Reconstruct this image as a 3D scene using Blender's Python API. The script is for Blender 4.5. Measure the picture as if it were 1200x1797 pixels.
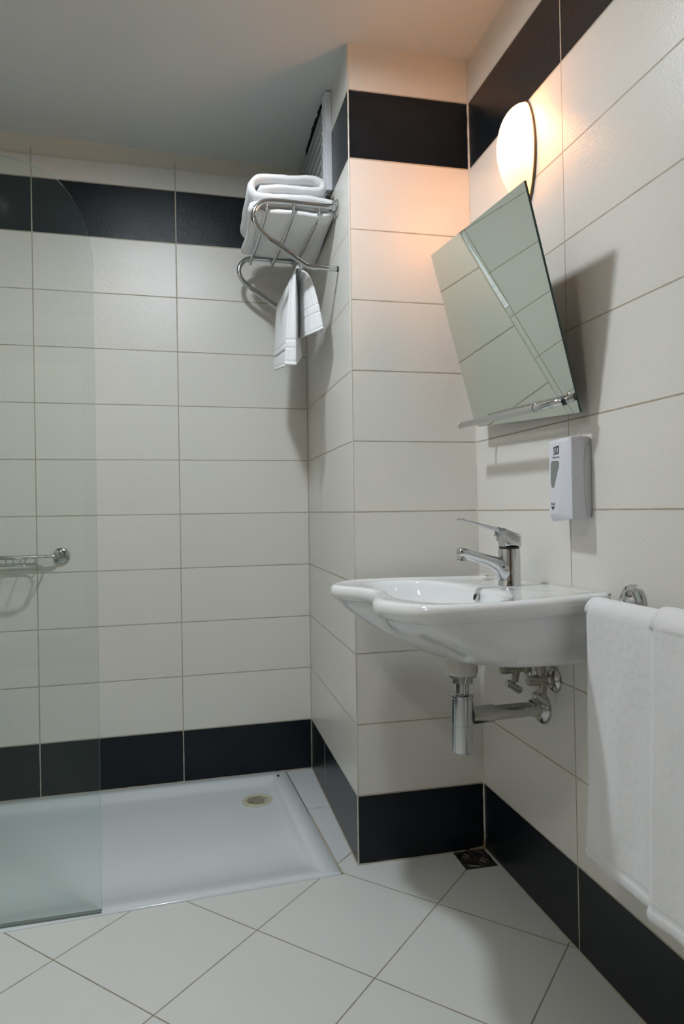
import bpy, bmesh, math, random
from mathutils import Vector, Matrix, noise
random.seed(4)
PI = math.pi
for _o in list(bpy.data.objects):
    bpy.data.objects.remove(_o)
C = bpy.context.scene.collection

# ------------------------------------------------------------------ camera
cam_d = bpy.data.cameras.new('camera'); cam = bpy.data.objects.new('camera', cam_d); C.objects.link(cam)
cam_d.sensor_fit = 'HORIZONTAL'; cam_d.sensor_width = 36; cam_d.lens = 1197.2 / 1200 * 36
cam_d.clip_start = .01
R_ = Vector((.97587155, -.21785573, -.01461475)); U_ = Vector((.01484032, -.00060063, .99988970))
F_ = Vector((.21784048, .9759808, -.00264692))
m = Matrix((R_, U_, -F_)).transposed().to_4x4(); m.translation = (0, 0, .9998)
cam.matrix_world = m
bpy.context.scene.camera = cam
# ------------------------------------------------------------------ world, exposure
w = bpy.data.worlds.new('world'); bpy.context.scene.world = w; w.use_nodes = True
w.node_tree.nodes['Background'].inputs[0].default_value = (.02, .02, .02, 1)
vs = bpy.context.scene.view_settings
vs.view_transform = 'Standard'; vs.look = 'None'; vs.gamma = 1; vs.use_curve_mapping = False
vs.exposure = 0.28
CEIL_LAMP = 345.0      # radiance of the ceiling lamp diffuser over the wash area
CEIL_COL = (.86, .935, 1.0)
FILL_COL = (1.0, .96, .91)
FILL_LAMP = 54.0     # radiance of the unseen fill lamp, added to brighten towels and right wall
SHADE_E = .22        # glowing wall lamp shade
BULB_W = 3.7         # bulb in the wall lamp
WARM = (1.0, .45, .20)

# ------------------------------------------------------------------ helpers
class NT:
    def __init__(s, name):
        s.m = bpy.data.materials.new(name); s.m.use_nodes = True; s.t = s.m.node_tree; s.t.nodes.clear()
        s.out = s.t.nodes.new('ShaderNodeOutputMaterial')
    def n(s, typ, **k):
        x = s.t.nodes.new(typ)
        for a, b in k.items(): setattr(x, a, b)
        return x
    def l(s, a, b): s.t.links.new(a, b)
    def M(s, op, a, b=None, c=None):
        x = s.n('ShaderNodeMath', operation=op)
        for i, v in enumerate((a, b, c)):
            if v is None: continue
            if isinstance(v, (int, float)): x.inputs[i].default_value = v
            else: s.l(v, x.inputs[i])
        return x.outputs[0]
    def mix(s, f, a, b):
        x = s.n('ShaderNodeMix', data_type='RGBA')
        for i, v in ((0, f), (6, a), (7, b)):
            if isinstance(v, (int, float)): x.inputs[i].default_value = v
            elif isinstance(v, tuple): x.inputs[i].default_value = (*v, 1) if len(v) == 3 else v
            else: s.l(v, x.inputs[i])
        return x.outputs[2]
    def noise(s, scale, detail=2, vec=None, rough=.5):
        x = s.n('ShaderNodeTexNoise'); x.inputs['Scale'].default_value = scale; x.inputs['Detail'].default_value = detail
        x.inputs['Roughness'].default_value = rough
        if vec is None: vec = s.n('ShaderNodeNewGeometry').outputs['Position']
        s.l(vec, x.inputs['Vector']); return x.outputs['Fac']
    def bump(s, h, strength, dist):
        x = s.n('ShaderNodeBump'); x.inputs['Strength'].default_value = strength; x.inputs['Distance'].default_value = dist
        s.l(h, x.inputs['Height']); return x.outputs[0]
    def bsdf(s, col=None, rough=.5, metal=0, normal=None, **k):
        b = s.n('ShaderNodeBsdfPrincipled')
        def put(i, v):
            if isinstance(v, tuple): b.inputs[i].default_value = (*v, 1)
            elif isinstance(v, (int, float)): b.inputs[i].default_value = v
            else: s.l(v, b.inputs[i])
        if col is not None: put('Base Color', col)
        put('Roughness', rough); put('Metallic', metal)
        if normal is not None: s.l(normal, b.inputs['Normal'])
        for a, v in k.items(): put(a, v)
        s.l(b.outputs[0], s.out.inputs[0]); return b

def plain(name, col, rough=.4, metal=0, nscale=60, var=.06, bump=0, bscale=300, **k):
    t = NT(name); f = t.noise(nscale)
    c2 = tuple(max(0, x * (1 - var)) for x in col)
    nm = t.bump(t.noise(bscale, 3), bump, .001) if bump else None
    t.bsdf(t.mix(f, col, c2), rough, metal, nm, **k); return t.m

Z0, H, WU, H11 = -.00644, .2, .49177, .19429
WHITE = (.76, .74, .69); DARK = (.006, .0095, .0135); GROUT = (.36, .31, .23)
def tile_mat(name, top_line=None):
    t = NT(name); uv = t.n('ShaderNodeUVMap'); sp = t.n('ShaderNodeSeparateXYZ'); t.l(uv.outputs[0], sp.inputs[0])
    u, z = sp.outputs[0], sp.outputs[1]
    r = t.M('DIVIDE', t.M('SUBTRACT', z, Z0), H)
    dl = t.M('MULTIPLY', t.M('ABSOLUTE', t.M('SUBTRACT', r, t.M('ROUND', r))), H)
    zt = Z0 + 10 * H + H11
    up = t.M('GREATER_THAN', z, Z0 + 10 * H + .06)
    du = t.M('ABSOLUTE', t.M('SUBTRACT', z, zt))
    d = t.M('ADD', t.M('MULTIPLY', dl, t.M('SUBTRACT', 1, up)), t.M('MULTIPLY', du, up))
    cu = t.M('DIVIDE', u, WU)
    dc = t.M('MULTIPLY', t.M('ABSOLUTE', t.M('SUBTRACT', cu, t.M('ROUND', cu))), WU)
    if top_line:
        
        dc = t.M('ADD', dc, t.M('GREATER_THAN', z, top_line + .03))
    wob = t.M('MULTIPLY', t.M('SUBTRACT', t.noise(35, 3), .5), .0016)
    dd = t.M('ADD', t.M('MINIMUM', d, dc), wob)
    ss = t.n('ShaderNodeMapRange', interpolation_type='SMOOTHSTEP'); t.l(dd, ss.inputs[0])
    ss.inputs[1].default_value = .0013; ss.inputs[2].default_value = .0024; ss.inputs[3].default_value = 1; ss.inputs[4].default_value = 0
    g = ss.outputs[0]
    dark = t.M('ADD', t.M('LESS_THAN', r, 1.0), t.M('MULTIPLY', t.M('GREATER_THAN', r, 10.0), t.M('LESS_THAN', z, zt)))
    # slight per-tile variation
    wn = t.n('ShaderNodeTexWhiteNoise', noise_dimensions='2D'); cx = t.n('ShaderNodeCombineXYZ')
    t.l(t.M('FLOOR', cu), cx.inputs[0]); t.l(t.M('FLOOR', r), cx.inputs[1]); t.l(cx.outputs[0], wn.inputs['Vector'])
    wc = t.mix(wn.outputs['Value'], WHITE, tuple(x * .965 for x in WHITE))
    wc = t.mix(t.M('MULTIPLY', t.noise(3, 3), .25), wc, (.74, .70, .62))
    smear = t.n('ShaderNodeMapRange'); t.l(t.noise(9, 5, rough=.7), smear.inputs[0]); smear.inputs[1].default_value = .5; smear.inputs[2].default_value = .8
    dcol = t.mix(t.M('MULTIPLY', smear.outputs[0], .5), DARK, (.016, .020, .025))
    c = t.mix(dark, wc, dcol)
    if top_line:
        pl = t.M('GREATER_THAN', z, top_line + .001)
        c = t.mix(pl, c, (.70, .66, .57))
    gcol = t.mix(dark, t.mix(t.noise(14, 3), GROUT, (.48, .42, .33)), (.46, .42, .34))
    c = t.mix(g, c, gcol)
    fine = t.noise(230, 3, rough=.65); big = t.noise(7, 2)
    h = t.M('ADD', t.M('ADD', t.M('MULTIPLY', fine, .95), t.M('MULTIPLY', big, .5)), t.M('MULTIPLY', t.M('SUBTRACT', 1, g), .6))
    nm = t.bump(h, .40, .0023)
    rg = t.M('ADD', .17, t.M('MULTIPLY', g, .5))
    rg = t.M('ADD', rg, t.M('MULTIPLY', dark, .06))
    t.bsdf(c, rg, 0, nm, **{'Specular IOR Level': t.M('SUBTRACT', .5, t.M('MULTIPLY', dark, .2))}); return t.m

def floor_mat():
    t = NT('floor_tiles'); sp = t.n('ShaderNodeSeparateXYZ'); t.l(t.n('ShaderNodeNewGeometry').outputs['Position'], sp.inputs[0])
    x, y = sp.outputs[0], sp.outputs[1]
    def ln(s, off, per):
        q = t.M('DIVIDE', t.M('SUBTRACT', s, off), per)
        return t.M('MULTIPLY', t.M('ABSOLUTE', t.M('SUBTRACT', q, t.M('ROUND', q))), per * .7071), t.M('FLOOR', q)
    d1, f1 = ln(t.M('ADD', x, y), 1.777, .4548); d2, f2 = ln(t.M('SUBTRACT', y, x), 1.4925, .4568)
    wob = t.M('MULTIPLY', t.M('SUBTRACT', t.noise(30, 3), .5), .0012)
    d = t.M('ADD', t.M('MINIMUM', d1, d2), wob)
    ss = t.n('ShaderNodeMapRange', interpolation_type='SMOOTHSTEP'); t.l(d, ss.inputs[0])
    ss.inputs[1].default_value = .0011; ss.inputs[2].default_value = .0021; ss.inputs[3].default_value = 1; ss.inputs[4].default_value = 0
    g = ss.outputs[0]
    wn = t.n('ShaderNodeTexWhiteNoise', noise_dimensions='2D'); cx = t.n('ShaderNodeCombineXYZ')
    t.l(f1, cx.inputs[0]); t.l(f2, cx.inputs[1]); t.l(cx.outputs[0], wn.inputs['Vector'])
    c = t.mix(wn.outputs['Value'], (.71, .72, .70), (.685, .70, .68))
    c = t.mix(t.M('MULTIPLY', t.noise(4, 4), .3), c, (.62, .615, .57))
    c = t.mix(g, c, t.mix(t.noise(12), (.22, .18, .13), (.36, .31, .24)))
    h = t.M('ADD', t.M('MULTIPLY', t.noise(5, 2), 1.0), t.M('MULTIPLY', t.M('SUBTRACT', 1, g), 1.5))
    t.bsdf(c, t.M('ADD', .3, t.M('MULTIPLY', g, .5)), 0, t.bump(h, .3, .001)); return t.m

def ceiling_mat():
    t = NT('ceiling_paint')
    c = t.mix(t.noise(2.5, 3), (.665, .68, .67), (.61, .625, .61))
    t.bsdf(c, .75, 0, t.bump(t.noise(5, 4), .25, .01)); return t.m

def terry(name, col=(.86, .86, .865)):
    t = NT(name)
    f = t.noise(650, 3, rough=.7); f2 = t.noise(120, 3)
    c = t.mix(f, tuple(x * .9 for x in col), col)
    h = t.M('ADD', f, t.M('MULTIPLY', f2, .45))
    t.bsdf(c, .95, 0, t.bump(h, .5, .002), **{'Sheen Weight': .25}); return t.m

def chrome(name, col=(.60, .61, .62), rough=.07, dirt=0.):
    t = NT(name)
    f = t.noise(25, 4)
    t.bsdf(t.mix(t.M('MULTIPLY', f, dirt), col, (.35, .31, .25)), t.M('ADD', rough, t.M('MULTIPLY', f, .08 + dirt * .25)), 1.0); return t.m

def glass_mat(name, tint, extra=.0):
    t = NT(name)
    tr = t.n('ShaderNodeBsdfTransparent'); tr.inputs[0].default_value = (*tint, 1)
    gl = t.n('ShaderNodeBsdfGlossy'); gl.inputs['Roughness'].default_value = .02; gl.inputs[0].default_value = (.85, .95, .9, 1)
    fr = t.n('ShaderNodeFresnel'); fr.inputs[0].default_value = 1.45
    nz = t.M('MULTIPLY', t.noise(6, 3), .01)
    mx = t.n('ShaderNodeMixShader'); t.l(t.M('ADD', t.M('MULTIPLY', fr.outputs[0], .35), nz), mx.inputs[0]); t.l(tr.outputs[0], mx.inputs[1]); t.l(gl.outputs[0], mx.inputs[2])
    df = t.n('ShaderNodeBsdfDiffuse'); df.inputs[0].default_value = (.55, .66, .62, 1)
    m2 = t.n('ShaderNodeMixShader'); m2.inputs[0].default_value = extra
    t.l(mx.outputs[0], m2.inputs[1]); t.l(df.outputs[0], m2.inputs[2]); t.l(m2.outputs[0], t.out.inputs[0]); return t.m

ORG = {}
def _mk(name, me, mat, parent, root):
    o = bpy.data.objects.new(name, me); C.objects.link(o)
    if mat: me.materials.append(mat)
    if parent is not None:
        o.parent = parent; root = ORG[parent.name]
        me.transform(Matrix.Translation(-Vector(root)))
    elif root is not None:
        me.transform(Matrix.Translation(-Vector(root))); o.location = root
    ORG[o.name] = tuple(root) if root is not None else (0, 0, 0)
    return o
def B(name, bm, mat, parent=None, root=None, smooth=True, angle=40):
    bmesh.ops.recalc_face_normals(bm, faces=bm.faces)
    me = bpy.data.meshes.new(name); bm.to_mesh(me); bm.free()
    if smooth:
        me.polygons.foreach_set('use_smooth', [True] * len(me.polygons))
        try: me.set_sharp_from_angle(angle=math.radians(angle))
        except Exception: pass
    return _mk(name, me, mat, parent, root)
def tag(o, label=None, cat=None, group=None, kind=None):
    if label: o['label'] = label
    if cat: o['category'] = cat
    if group: o['group'] = group
    if kind: o['kind'] = kind
    return o
def thing(name, label, cat, loc):
    o = bpy.data.objects.new(name, None); C.objects.link(o); o.location = loc; o.empty_display_size = .05
    ORG[o.name] = tuple(loc); return tag(o, label, cat)
def struct(o, label=None):
    o['kind'] = 'structure'
    if label: o['label'] = label
    return o
def nb(): return bmesh.new()
def box(bm, x0, x1, y0, y1, z0, z1, bev=0, seg=2):
    vs_ = [bm.verts.new(p) for p in [(x0,y0,z0),(x1,y0,z0),(x1,y1,z0),(x0,y1,z0),(x0,y0,z1),(x1,y0,z1),(x1,y1,z1),(x0,y1,z1)]]
    fs = [bm.faces.new([vs_[i] for i in f]) for f in [(0,3,2,1),(4,5,6,7),(0,1,5,4),(1,2,6,5),(2,3,7,6),(3,0,4,7)]]
    if bev:
        es = list({e for f in fs for e in f.edges})
        bmesh.ops.bevel(bm, geom=es, offset=bev, segments=seg, profile=.5, affect='EDGES')
    return bm
def prism(bm, poly, d, bev=0, seg=2):
    """extrude closed 3D polygon along vector d"""
    a = [bm.verts.new(p) for p in poly]; b = [bm.verts.new(Vector(p) + Vector(d)) for p in poly]
    n = len(a); fs = [bm.faces.new(a), bm.faces.new(b[::-1])]
    for i in range(n): fs.append(bm.faces.new((a[i], a[(i+1) % n], b[(i+1) % n], b[i])))
    if bev:
        es = list(set(fs[0].edges) | set(fs[1].edges))
        bmesh.ops.bevel(bm, geom=es, offset=bev, segments=seg, profile=.5, affect='EDGES')
    return bm
def catmull(pts, n=8, closed=False):
    P = [Vector(p) for p in pts]; out = []; N = len(P)
    for i in range(N if closed else N - 1):
        p0 = P[(i-1) % N] if closed or i > 0 else P[0] * 2 - P[1]
        p1, p2 = P[i], P[(i+1) % N]
        p3 = P[(i+2) % N] if closed or i + 2 < N else P[-1] * 2 - P[-2]
        for k in range(n):
            t = k / n
            out.append(.5 * ((2*p1) + (p2-p0)*t + (2*p0-5*p1+4*p2-p3)*t*t + (3*p1-p0-3*p2+p3)*t**3))
    if not closed: out.append(P[-1])
    return out
def tube(bm, pts, r, seg=16, caps=True, sx=1., up=None):
    """tube along pts, r a number or a list"""
    P = [Vector(p) for p in pts]; n = len(P); rr = r if isinstance(r, (list, tuple)) else [r] * n
    rings = []; nrm = None
    for i, p in enumerate(P):
        t = (P[min(i+1, n-1)] - P[max(i-1, 0)]).normalized()
        if nrm is None:
            a = Vector(up) if up else (Vector((0, 0, 1)) if abs(t.z) < .9 else Vector((0, 1, 0)))
            nrm = (a - t * a.dot(t)).normalized()
        else: nrm = (nrm - t * nrm.dot(t)).normalized()
        bn = t.cross(nrm)
        rings.append([bm.verts.new(p + (nrm * math.cos(q) + bn * math.sin(q) * sx) * rr[i]) for q in [2*PI*k/seg for k in range(seg)]])
    for a, b in zip(rings, rings[1:]):
        for k in range(seg): bm.faces.new((a[k], a[(k+1) % seg], b[(k+1) % seg], b[k]))
    if caps: bm.faces.new(rings[0][::-1]); bm.faces.new(rings[-1])
    return bm
def lathe(bm, org, axis, prof, seg=40):
    """prof: list of (r, h) along axis from org"""
    ax = Vector(axis).normalized(); a = Vector((0, 0, 1)) if abs(ax.z) < .9 else Vector((1, 0, 0))
    e1 = (a - ax * a.dot(ax)).normalized(); e2 = ax.cross(e1); o = Vector(org); rings = []
    for r, h in prof:
        if r < 1e-6: rings.append([bm.verts.new(o + ax * h)])
        else: rings.append([bm.verts.new(o + ax * h + (e1*math.cos(q) + e2*math.sin(q)) * r) for q in [2*PI*k/seg for k in range(seg)]])
    for a, b in zip(rings, rings[1:]):
        for k in range(seg):
            k2 = (k+1) % seg
            if len(a) == 1 and len(b) == 1: continue
            if len(a) == 1: bm.faces.new((a[0], b[k2], b[k]))
            elif len(b) == 1: bm.faces.new((a[k], a[k2], b[0]))
            else: bm.faces.new((a[k], a[k2], b[k2], b[k]))
    return bm
def grid(bm, fn, nu, nv):
    V = [[bm.verts.new(fn(i/nu, j/nv)) for j in range(nv+1)] for i in range(nu+1)]
    for i in range(nu):
        for j in range(nv): bm.faces.new((V[i][j], V[i+1][j], V[i+1][j+1], V[i][j+1]))
    return bm
def lerp(a, b, t): return a + (b - a) * t
def cloth(bm, fn, nu, nv, tf, keep=lambda p: p):
    """closed thick sheet from fn(u, v); tf(u, v) is the local thickness"""
    P = [[Vector(fn(i/nu, j/nv)) for j in range(nv+1)] for i in range(nu+1)]
    F_r, K_r = [], []
    for i in range(nu+1):
        fr, kr = [], []
        for j in range(nv+1):
            du = P[min(i+1, nu)][j] - P[max(i-1, 0)][j]; dv = P[i][min(j+1, nv)] - P[i][max(j-1, 0)]
            n = du.cross(dv)
            if n.length < 1e-12: n = Vector((1, 0, 0))
            n.normalize(); h = tf(i/nu, j/nv) / 2
            if i in (0, nu) or j in (0, nv): h *= .45
            fr.append(bm.verts.new(keep(P[i][j] + n*h))); kr.append(bm.verts.new(keep(P[i][j] - n*h)))
        F_r.append(fr); K_r.append(kr)
    for i in range(nu):
        for j in range(nv):
            bm.faces.new((F_r[i][j], F_r[i+1][j], F_r[i+1][j+1], F_r[i][j+1])); bm.faces.new((K_r[i][j], K_r[i][j+1], K_r[i+1][j+1], K_r[i+1][j]))
    for i in range(nu):
        for j in (0, nv): bm.faces.new((F_r[i][j], K_r[i][j], K_r[i+1][j], F_r[i+1][j]))
    for j in range(nv):
        for i in (0, nu): bm.faces.new((F_r[i][j], F_r[i][j+1], K_r[i][j+1], K_r[i][j]))
    return bm

# ------------------------------------------------------------------ materials
M_tile = tile_mat('wall_tiles'); M_tileb = tile_mat('wall_tiles_back', 2.262)
M_floor = floor_mat(); M_ceil = ceiling_mat()
M_caulk = plain('sealant', (.50, .45, .36), .6, nscale=40, var=.35)
M_caulk_w = plain('pale_sealant', (.66, .63, .56), .5, nscale=40, var=.15)
M_stain = plain('rusty_sealant', (.34, .25, .15), .7, nscale=60, var=.6)
M_grout = plain('grout', (.30, .26, .20), .8, nscale=60, var=.4)
M_strip = plain('strip_tile', (.66, .70, .72), .28)
M_tray = plain('acrylic', (.70, .745, .77), .16, nscale=5, var=.04)
M_cer = plain('ceramic', (.84, .845, .85), .06, nscale=3, var=.01, **{'Coat Weight': .4})
M_cream = plain('yellowed_plastic', (.58, .56, .42), .35)
M_chrome = chrome('chrome'); M_chrome_d = chrome('worn_chrome', (.56, .56, .54), .08, .25)
M_brass = chrome('tarnished_metal', (.50, .48, .43), .18, .5)
M_black = plain('black_rubber', (.012, .012, .012), .5)
M_plastic = plain('white_plastic', (.74, .74, .80), .3)
M_plastic_s = plain('siphon_plastic', (.60, .58, .52), .35)
M_ink = plain('ink', (.03, .035, .045), .5)
M_win = plain('level_window', (.22, .25, .23), .1)
M_clear = glass_mat('clear_plastic', (.95, .95, .95), .05)
M_glass = glass_mat('screen_glass', (.94, .968, .958), .003)
M_edge = plain('glass_edge', (.30, .38, .36), .15)
M_towel = terry('terry'); M_towel_s = terry('terry_smooth', (.82, .82, .82))
M_mirror = NT('mirror_silver'); M_mirror.bsdf((.70, .76, .70), .01, 1.0); M_mirror = M_mirror.m
M_medge = plain('mirror_edge', (.02, .05, .04), .2)
M_vent = plain('vent_metal', (.42, .44, .43), .4, 0, var=.12); M_ventf = plain('vent_frame', (.78, .80, .84), .35)
M_dark = plain('dark_gap', (.006, .006, .006), .9)
M_bronze = plain('lamp_plate', (.16, .12, .08), .35, .7)
M_paper = plain('paper', (.80, .79, .72), .6)
M_drainm = chrome('drain_metal', (.22, .20, .17), .35, .6)
M_drainbg = plain('drain_plate', (.03, .026, .022), .4)

# ------------------------------------------------------------------ room
XS, YF, XR, D = .45043, 1.86938, .82462, 2.60813
ZC = 2.31662
def xr(y, z): return XR - .00817 * (z - 1) + .01615 * (YF - y)
def yf(z): return YF + .00445 * (z - 1)
def xs(z): return XS + .00183 * (z - 1)
def dd(x): return D - .03308 * (XS - x)
def wall(name, quad, uvs, thick, mat, label):
    """quad: 4 room-side corners, thick: outward vector"""
    bm = nb(); uvl = bm.loops.layers.uv.new('UVMap')
    a = [bm.verts.new(p) for p in quad]; b = [bm.verts.new(Vector(p) + Vector(thick)) for p in quad]
    fs = [(a, uvs)] + [([a[i], b[i], b[(i+1) % 4], a[(i+1) % 4]], [uvs[i], uvs[i], uvs[(i+1) % 4], uvs[(i+1) % 4]]) for i in range(4)] + [(b[::-1], uvs[::-1])]
    for v, u in fs:
        f = bm.faces.new(v)
        for lp, q in zip(f.loops, u): lp[uvl].uv = q
    me = bpy.data.meshes.new(name); bm.to_mesh(me); bm.free(); me.materials.append(mat)
    o = bpy.data.objects.new(name, me); C.objects.link(o); return struct(o, label)
TOP, BOT = 2.36, -.06
LX, FY = -1.30, -1.25
# back wall
wall('wall_back', [(LX-.05, dd(LX), BOT), (XS+.06, dd(XS+.06), BOT), (XS+.06, dd(XS+.06), TOP), (LX-.05, dd(LX), TOP)],
     [(LX-.05+.0347, BOT), (XS+.06+.0347, BOT), (XS+.06+.0347, TOP), (LX-.05+.0347, TOP)], (0, .06, 0), M_tileb, 'tiled back wall of the shower')
# right wall
R1 = 1.38125
wall('wall_right', [(xr(FY, BOT), FY, BOT), (xr(YF+.1, BOT), YF+.1, BOT), (xr(YF+.1, TOP), YF+.1, TOP), (xr(FY, TOP), FY, TOP)],
     [(R1-FY, BOT), (R1-YF-.1, BOT), (R1-YF-.1, TOP), (R1-FY, TOP)], (.06, 0, 0), M_tile, 'tiled right wall with the basin')
# pier : one mesh, front and side
bm = nb(); uvl = bm.loops.layers.uv.new('UVMap')
def pface(ps, us):
    f = bm.faces.new([bm.verts.new(p) for p in ps])
    for lp, q in zip(f.loops, us): lp[uvl].uv = q
PC = 2.34523
pface([(xs(BOT), yf(BOT), BOT), (xr(YF, BOT), yf(BOT), BOT), (xr(YF, TOP), yf(TOP), TOP), (xs(TOP), yf(TOP), TOP)],
      [(.1, BOT), (.47, BOT), (.47, TOP), (.1, TOP)])
pface([(xs(BOT), D, BOT), (xs(BOT), yf(BOT), BOT), (xs(TOP), yf(TOP), TOP), (xs(TOP), D, TOP)],
      [(PC-D, BOT), (PC-YF, BOT), (PC-YF, TOP), (PC-D, TOP)])
pface([(xs(TOP), yf(TOP), TOP), (xr(YF, TOP), yf(TOP), TOP), (xr(YF, TOP), D, TOP), (xs(TOP), D, TOP)], [(.1, 2.3)] * 4)
me = bpy.data.meshes.new('wall_pier'); bmesh.ops.remove_doubles(bm, verts=bm.verts, dist=1e-5); bm.to_mesh(me); bm.free(); me.materials.append(M_tile)
o = bpy.data.objects.new('wall_pier', me); C.objects.link(o); struct(o, 'tiled pier between the shower and the basin')
# left and front walls (outside the photo, close the room)
wall('wall_left', [(LX, FY, BOT), (LX, D, BOT), (LX, D, TOP), (LX, FY, TOP)], [(FY, BOT), (D, BOT), (D, TOP), (FY, TOP)], (-.06, 0, 0), M_tile, 'tiled left wall')
wall('wall_front', [(LX, FY, BOT), (XR+.2, FY, BOT), (XR+.2, FY, TOP), (LX, FY, TOP)], [(LX, BOT), (XR, BOT), (XR, TOP), (LX, TOP)], (0, -.06, 0), M_tile, 'tiled wall behind the viewer')
dr = bpy.data.objects.new('door_1', None); C.objects.link(dr); dr.location = (.0, FY, 0); ORG['door_1'] = (.0, FY, 0); struct(dr, 'brown wooden bathroom door')
M_wood = plain('door_wood', (.17, .075, .035), .35, nscale=12, var=.4)
bm = nb(); box(bm, -.42, .42, FY+.004, FY+.035, .005, 2.03, .004); B('door_leaf', bm, M_wood, dr)
bm = nb(); box(bm, -.50, -.42, FY+.001, FY+.05, 0, 2.11, .004); box(bm, .42, .50, FY+.001, FY+.05, 0, 2.11, .004); box(bm, -.42, .42, FY+.001, FY+.05, 2.03, 2.11, .004); B('door_frame', bm, M_wood, dr)
bm = nb(); tube(bm, [(-.36, FY+.03, 1.0), (-.36, FY+.08, 1.0), (-.25, FY+.085, 1.0)], .009, 12); B('door_handle', bm, M_chrome, dr)
# ceiling, slightly uneven plaster
bm = nb()
def cz(x, y): return ZC + .022 * max(0, min(1, (.45 - x) / 1.1)) * max(0, min(1, (y - 1.8) / .7)) + .0035 * noise.noise(Vector((x * 3, y * 3, 1)))
grid(bm, lambda s, t: (lerp(LX-.06, XR+.12, s), lerp(FY-.06, D+.06, t), cz(lerp(LX-.06, XR+.12, s), lerp(FY-.06, D+.06, t))), 60, 90)
V = list(bm.verts); bmesh.ops.extrude_face_region(bm, geom=list(bm.faces))
for v in [v for v in bm.verts if v not in set(V)]: v.co.z = 2.42
o = struct(B('ceiling', bm, M_ceil, smooth=False), 'plain painted ceiling')
# floor
def fy(x): return 1.826 + (x - .392) * .066      # front edge of the tray
def tx(y): return .392 - (y - 1.826) * .0607      # right edge of the tray
bm = nb()
poly = [(LX-.05, FY-.05), (XR+.12, FY-.05), (XR+.06, YF+.02), (XS-.005, YF+.02), (XS-.005, 1.494+XS), (tx(1.888)+.004, 1.494+tx(1.888)), (.394, 1.828), (LX-.05, fy(LX-.05))]
top = [bm.verts.new((x, y, 0)) for x, y in poly]; bm.faces.new(top)
bot = [bm.verts.new((x, y, -.05)) for x, y in poly]
for i in range(len(poly)): j = (i+1) % len(poly); bm.faces.new((top[i], bot[i], bot[j], top[j]))
bm.faces.new(bot[::-1])
struct(B('floor', bm, M_floor, smooth=False), 'white diagonal floor tiles')
# narrow tiles between tray and pier
bm = nb()
jy = 2.258
prism(bm, [(tx(1.89)+.004, 1.494+tx(1.888)+.003, .0), (XS, 1.494+XS+.003, .0), (XS, jy-.0012, 0), (tx(jy)+.004, jy-.0012, 0)], (0, 0, -.03))
prism(bm, [(tx(jy)+.004, jy+.0012, 0), (XS, jy+.0012, 0), (XS, D, 0), (tx(D)+.004, D, 0)], (0, 0, -.03))
struct(B('trim_1', bm, M_strip, smooth=False), 'narrow white floor tiles between the shower tray and the pier')
bm = nb(); prism(bm, [(tx(1.84)+.001, 1.84, -.0015), (XS, 1.84, -.0015), (XS, D, -.0015), (tx(D)+.001, D, -.0015)], (0, 0, -.03))
struct(B('trim_2', bm, M_grout, smooth=False), 'grout bed below the narrow tiles')
def bead(name, pts, r, mat, label, sx=1):
    bm = nb(); P_ = []
    for a, b in zip(pts, pts[1:]):
        a, b = Vector(a), Vector(b); n = max(2, int((b-a).length / .012))
        P_ += [a.lerp(b, i/n) for i in range(n)]
    P_.append(Vector(pts[-1]))
    rr = [r * (1 + .35 * noise.noise(p * 40)) for p in P_]
    tube(bm, P_, rr, 8); return struct(B(name, bm, mat), label)
bead('trim_3', [(xr(YF, z) + .0005, yf(z) + .0005, z) for z in (0, 2.31)], .0042, M_caulk_w, 'sealant line in the corner beside the basin')
bead('trim_4', [(xs(z) - .0002, D-.0002, z) for z in (0, 2.31)], .0022, M_caulk, 'sealant line in the corner of the shower')
bead('trim_5', [(xs(z) + .0012, yf(z) + .0012, z) for z in (0, 2.31)], .0022, M_caulk_w, 'pale edge line on the outer corner of the pier')
bead('trim_6', [(xs(0), D, .0), (xs(0), yf(0), 0), (XR, yf(0), 0)], .0028, M_caulk, 'grubby sealant at the foot of the pier')
bead('trim_7', [(xr(YF, 0), YF, 0), (xr(-.9, 0), -.9, 0)], .0025, M_caulk, 'sealant at the foot of the right wall')
bead('trim_8', [(LX, dd(LX), .004), (XS, dd(XS), .002)], .003, M_caulk, 'sealant behind the shower tray')
bead('trim_9', [(tx(D)+.002, D-.01, .001), (tx(2.2)+.002, 2.2, .001)], .0018, M_grout, 'dark joint beside the shower tray')
bead('trim_10', [(tx(2.2)+.002, 2.2, .0008), (tx(1.9)+.002, 1.9, .0008), (.3945, 1.83, .001)], .0035, M_caulk, 'thick sealant joint beside the shower tray')
bead('trim_11', [(xr(YF, .0), YF-.002, .055), (xr(YF, 0)-.001, YF-.004, .012), (xr(YF, 0)-.006, YF-.005, .003), (xr(YF, 0)-.05, YF-.003, .002)], .0045, M_stain, 'rust stained sealant low in the corner by the drain')
bead('trim_12', [(LX, dd(LX)-.001, 2.2655), (XS, dd(XS)-.001, 2.2655)], .0022, M_caulk_w, 'top edge of the tiles under the ceiling')

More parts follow.
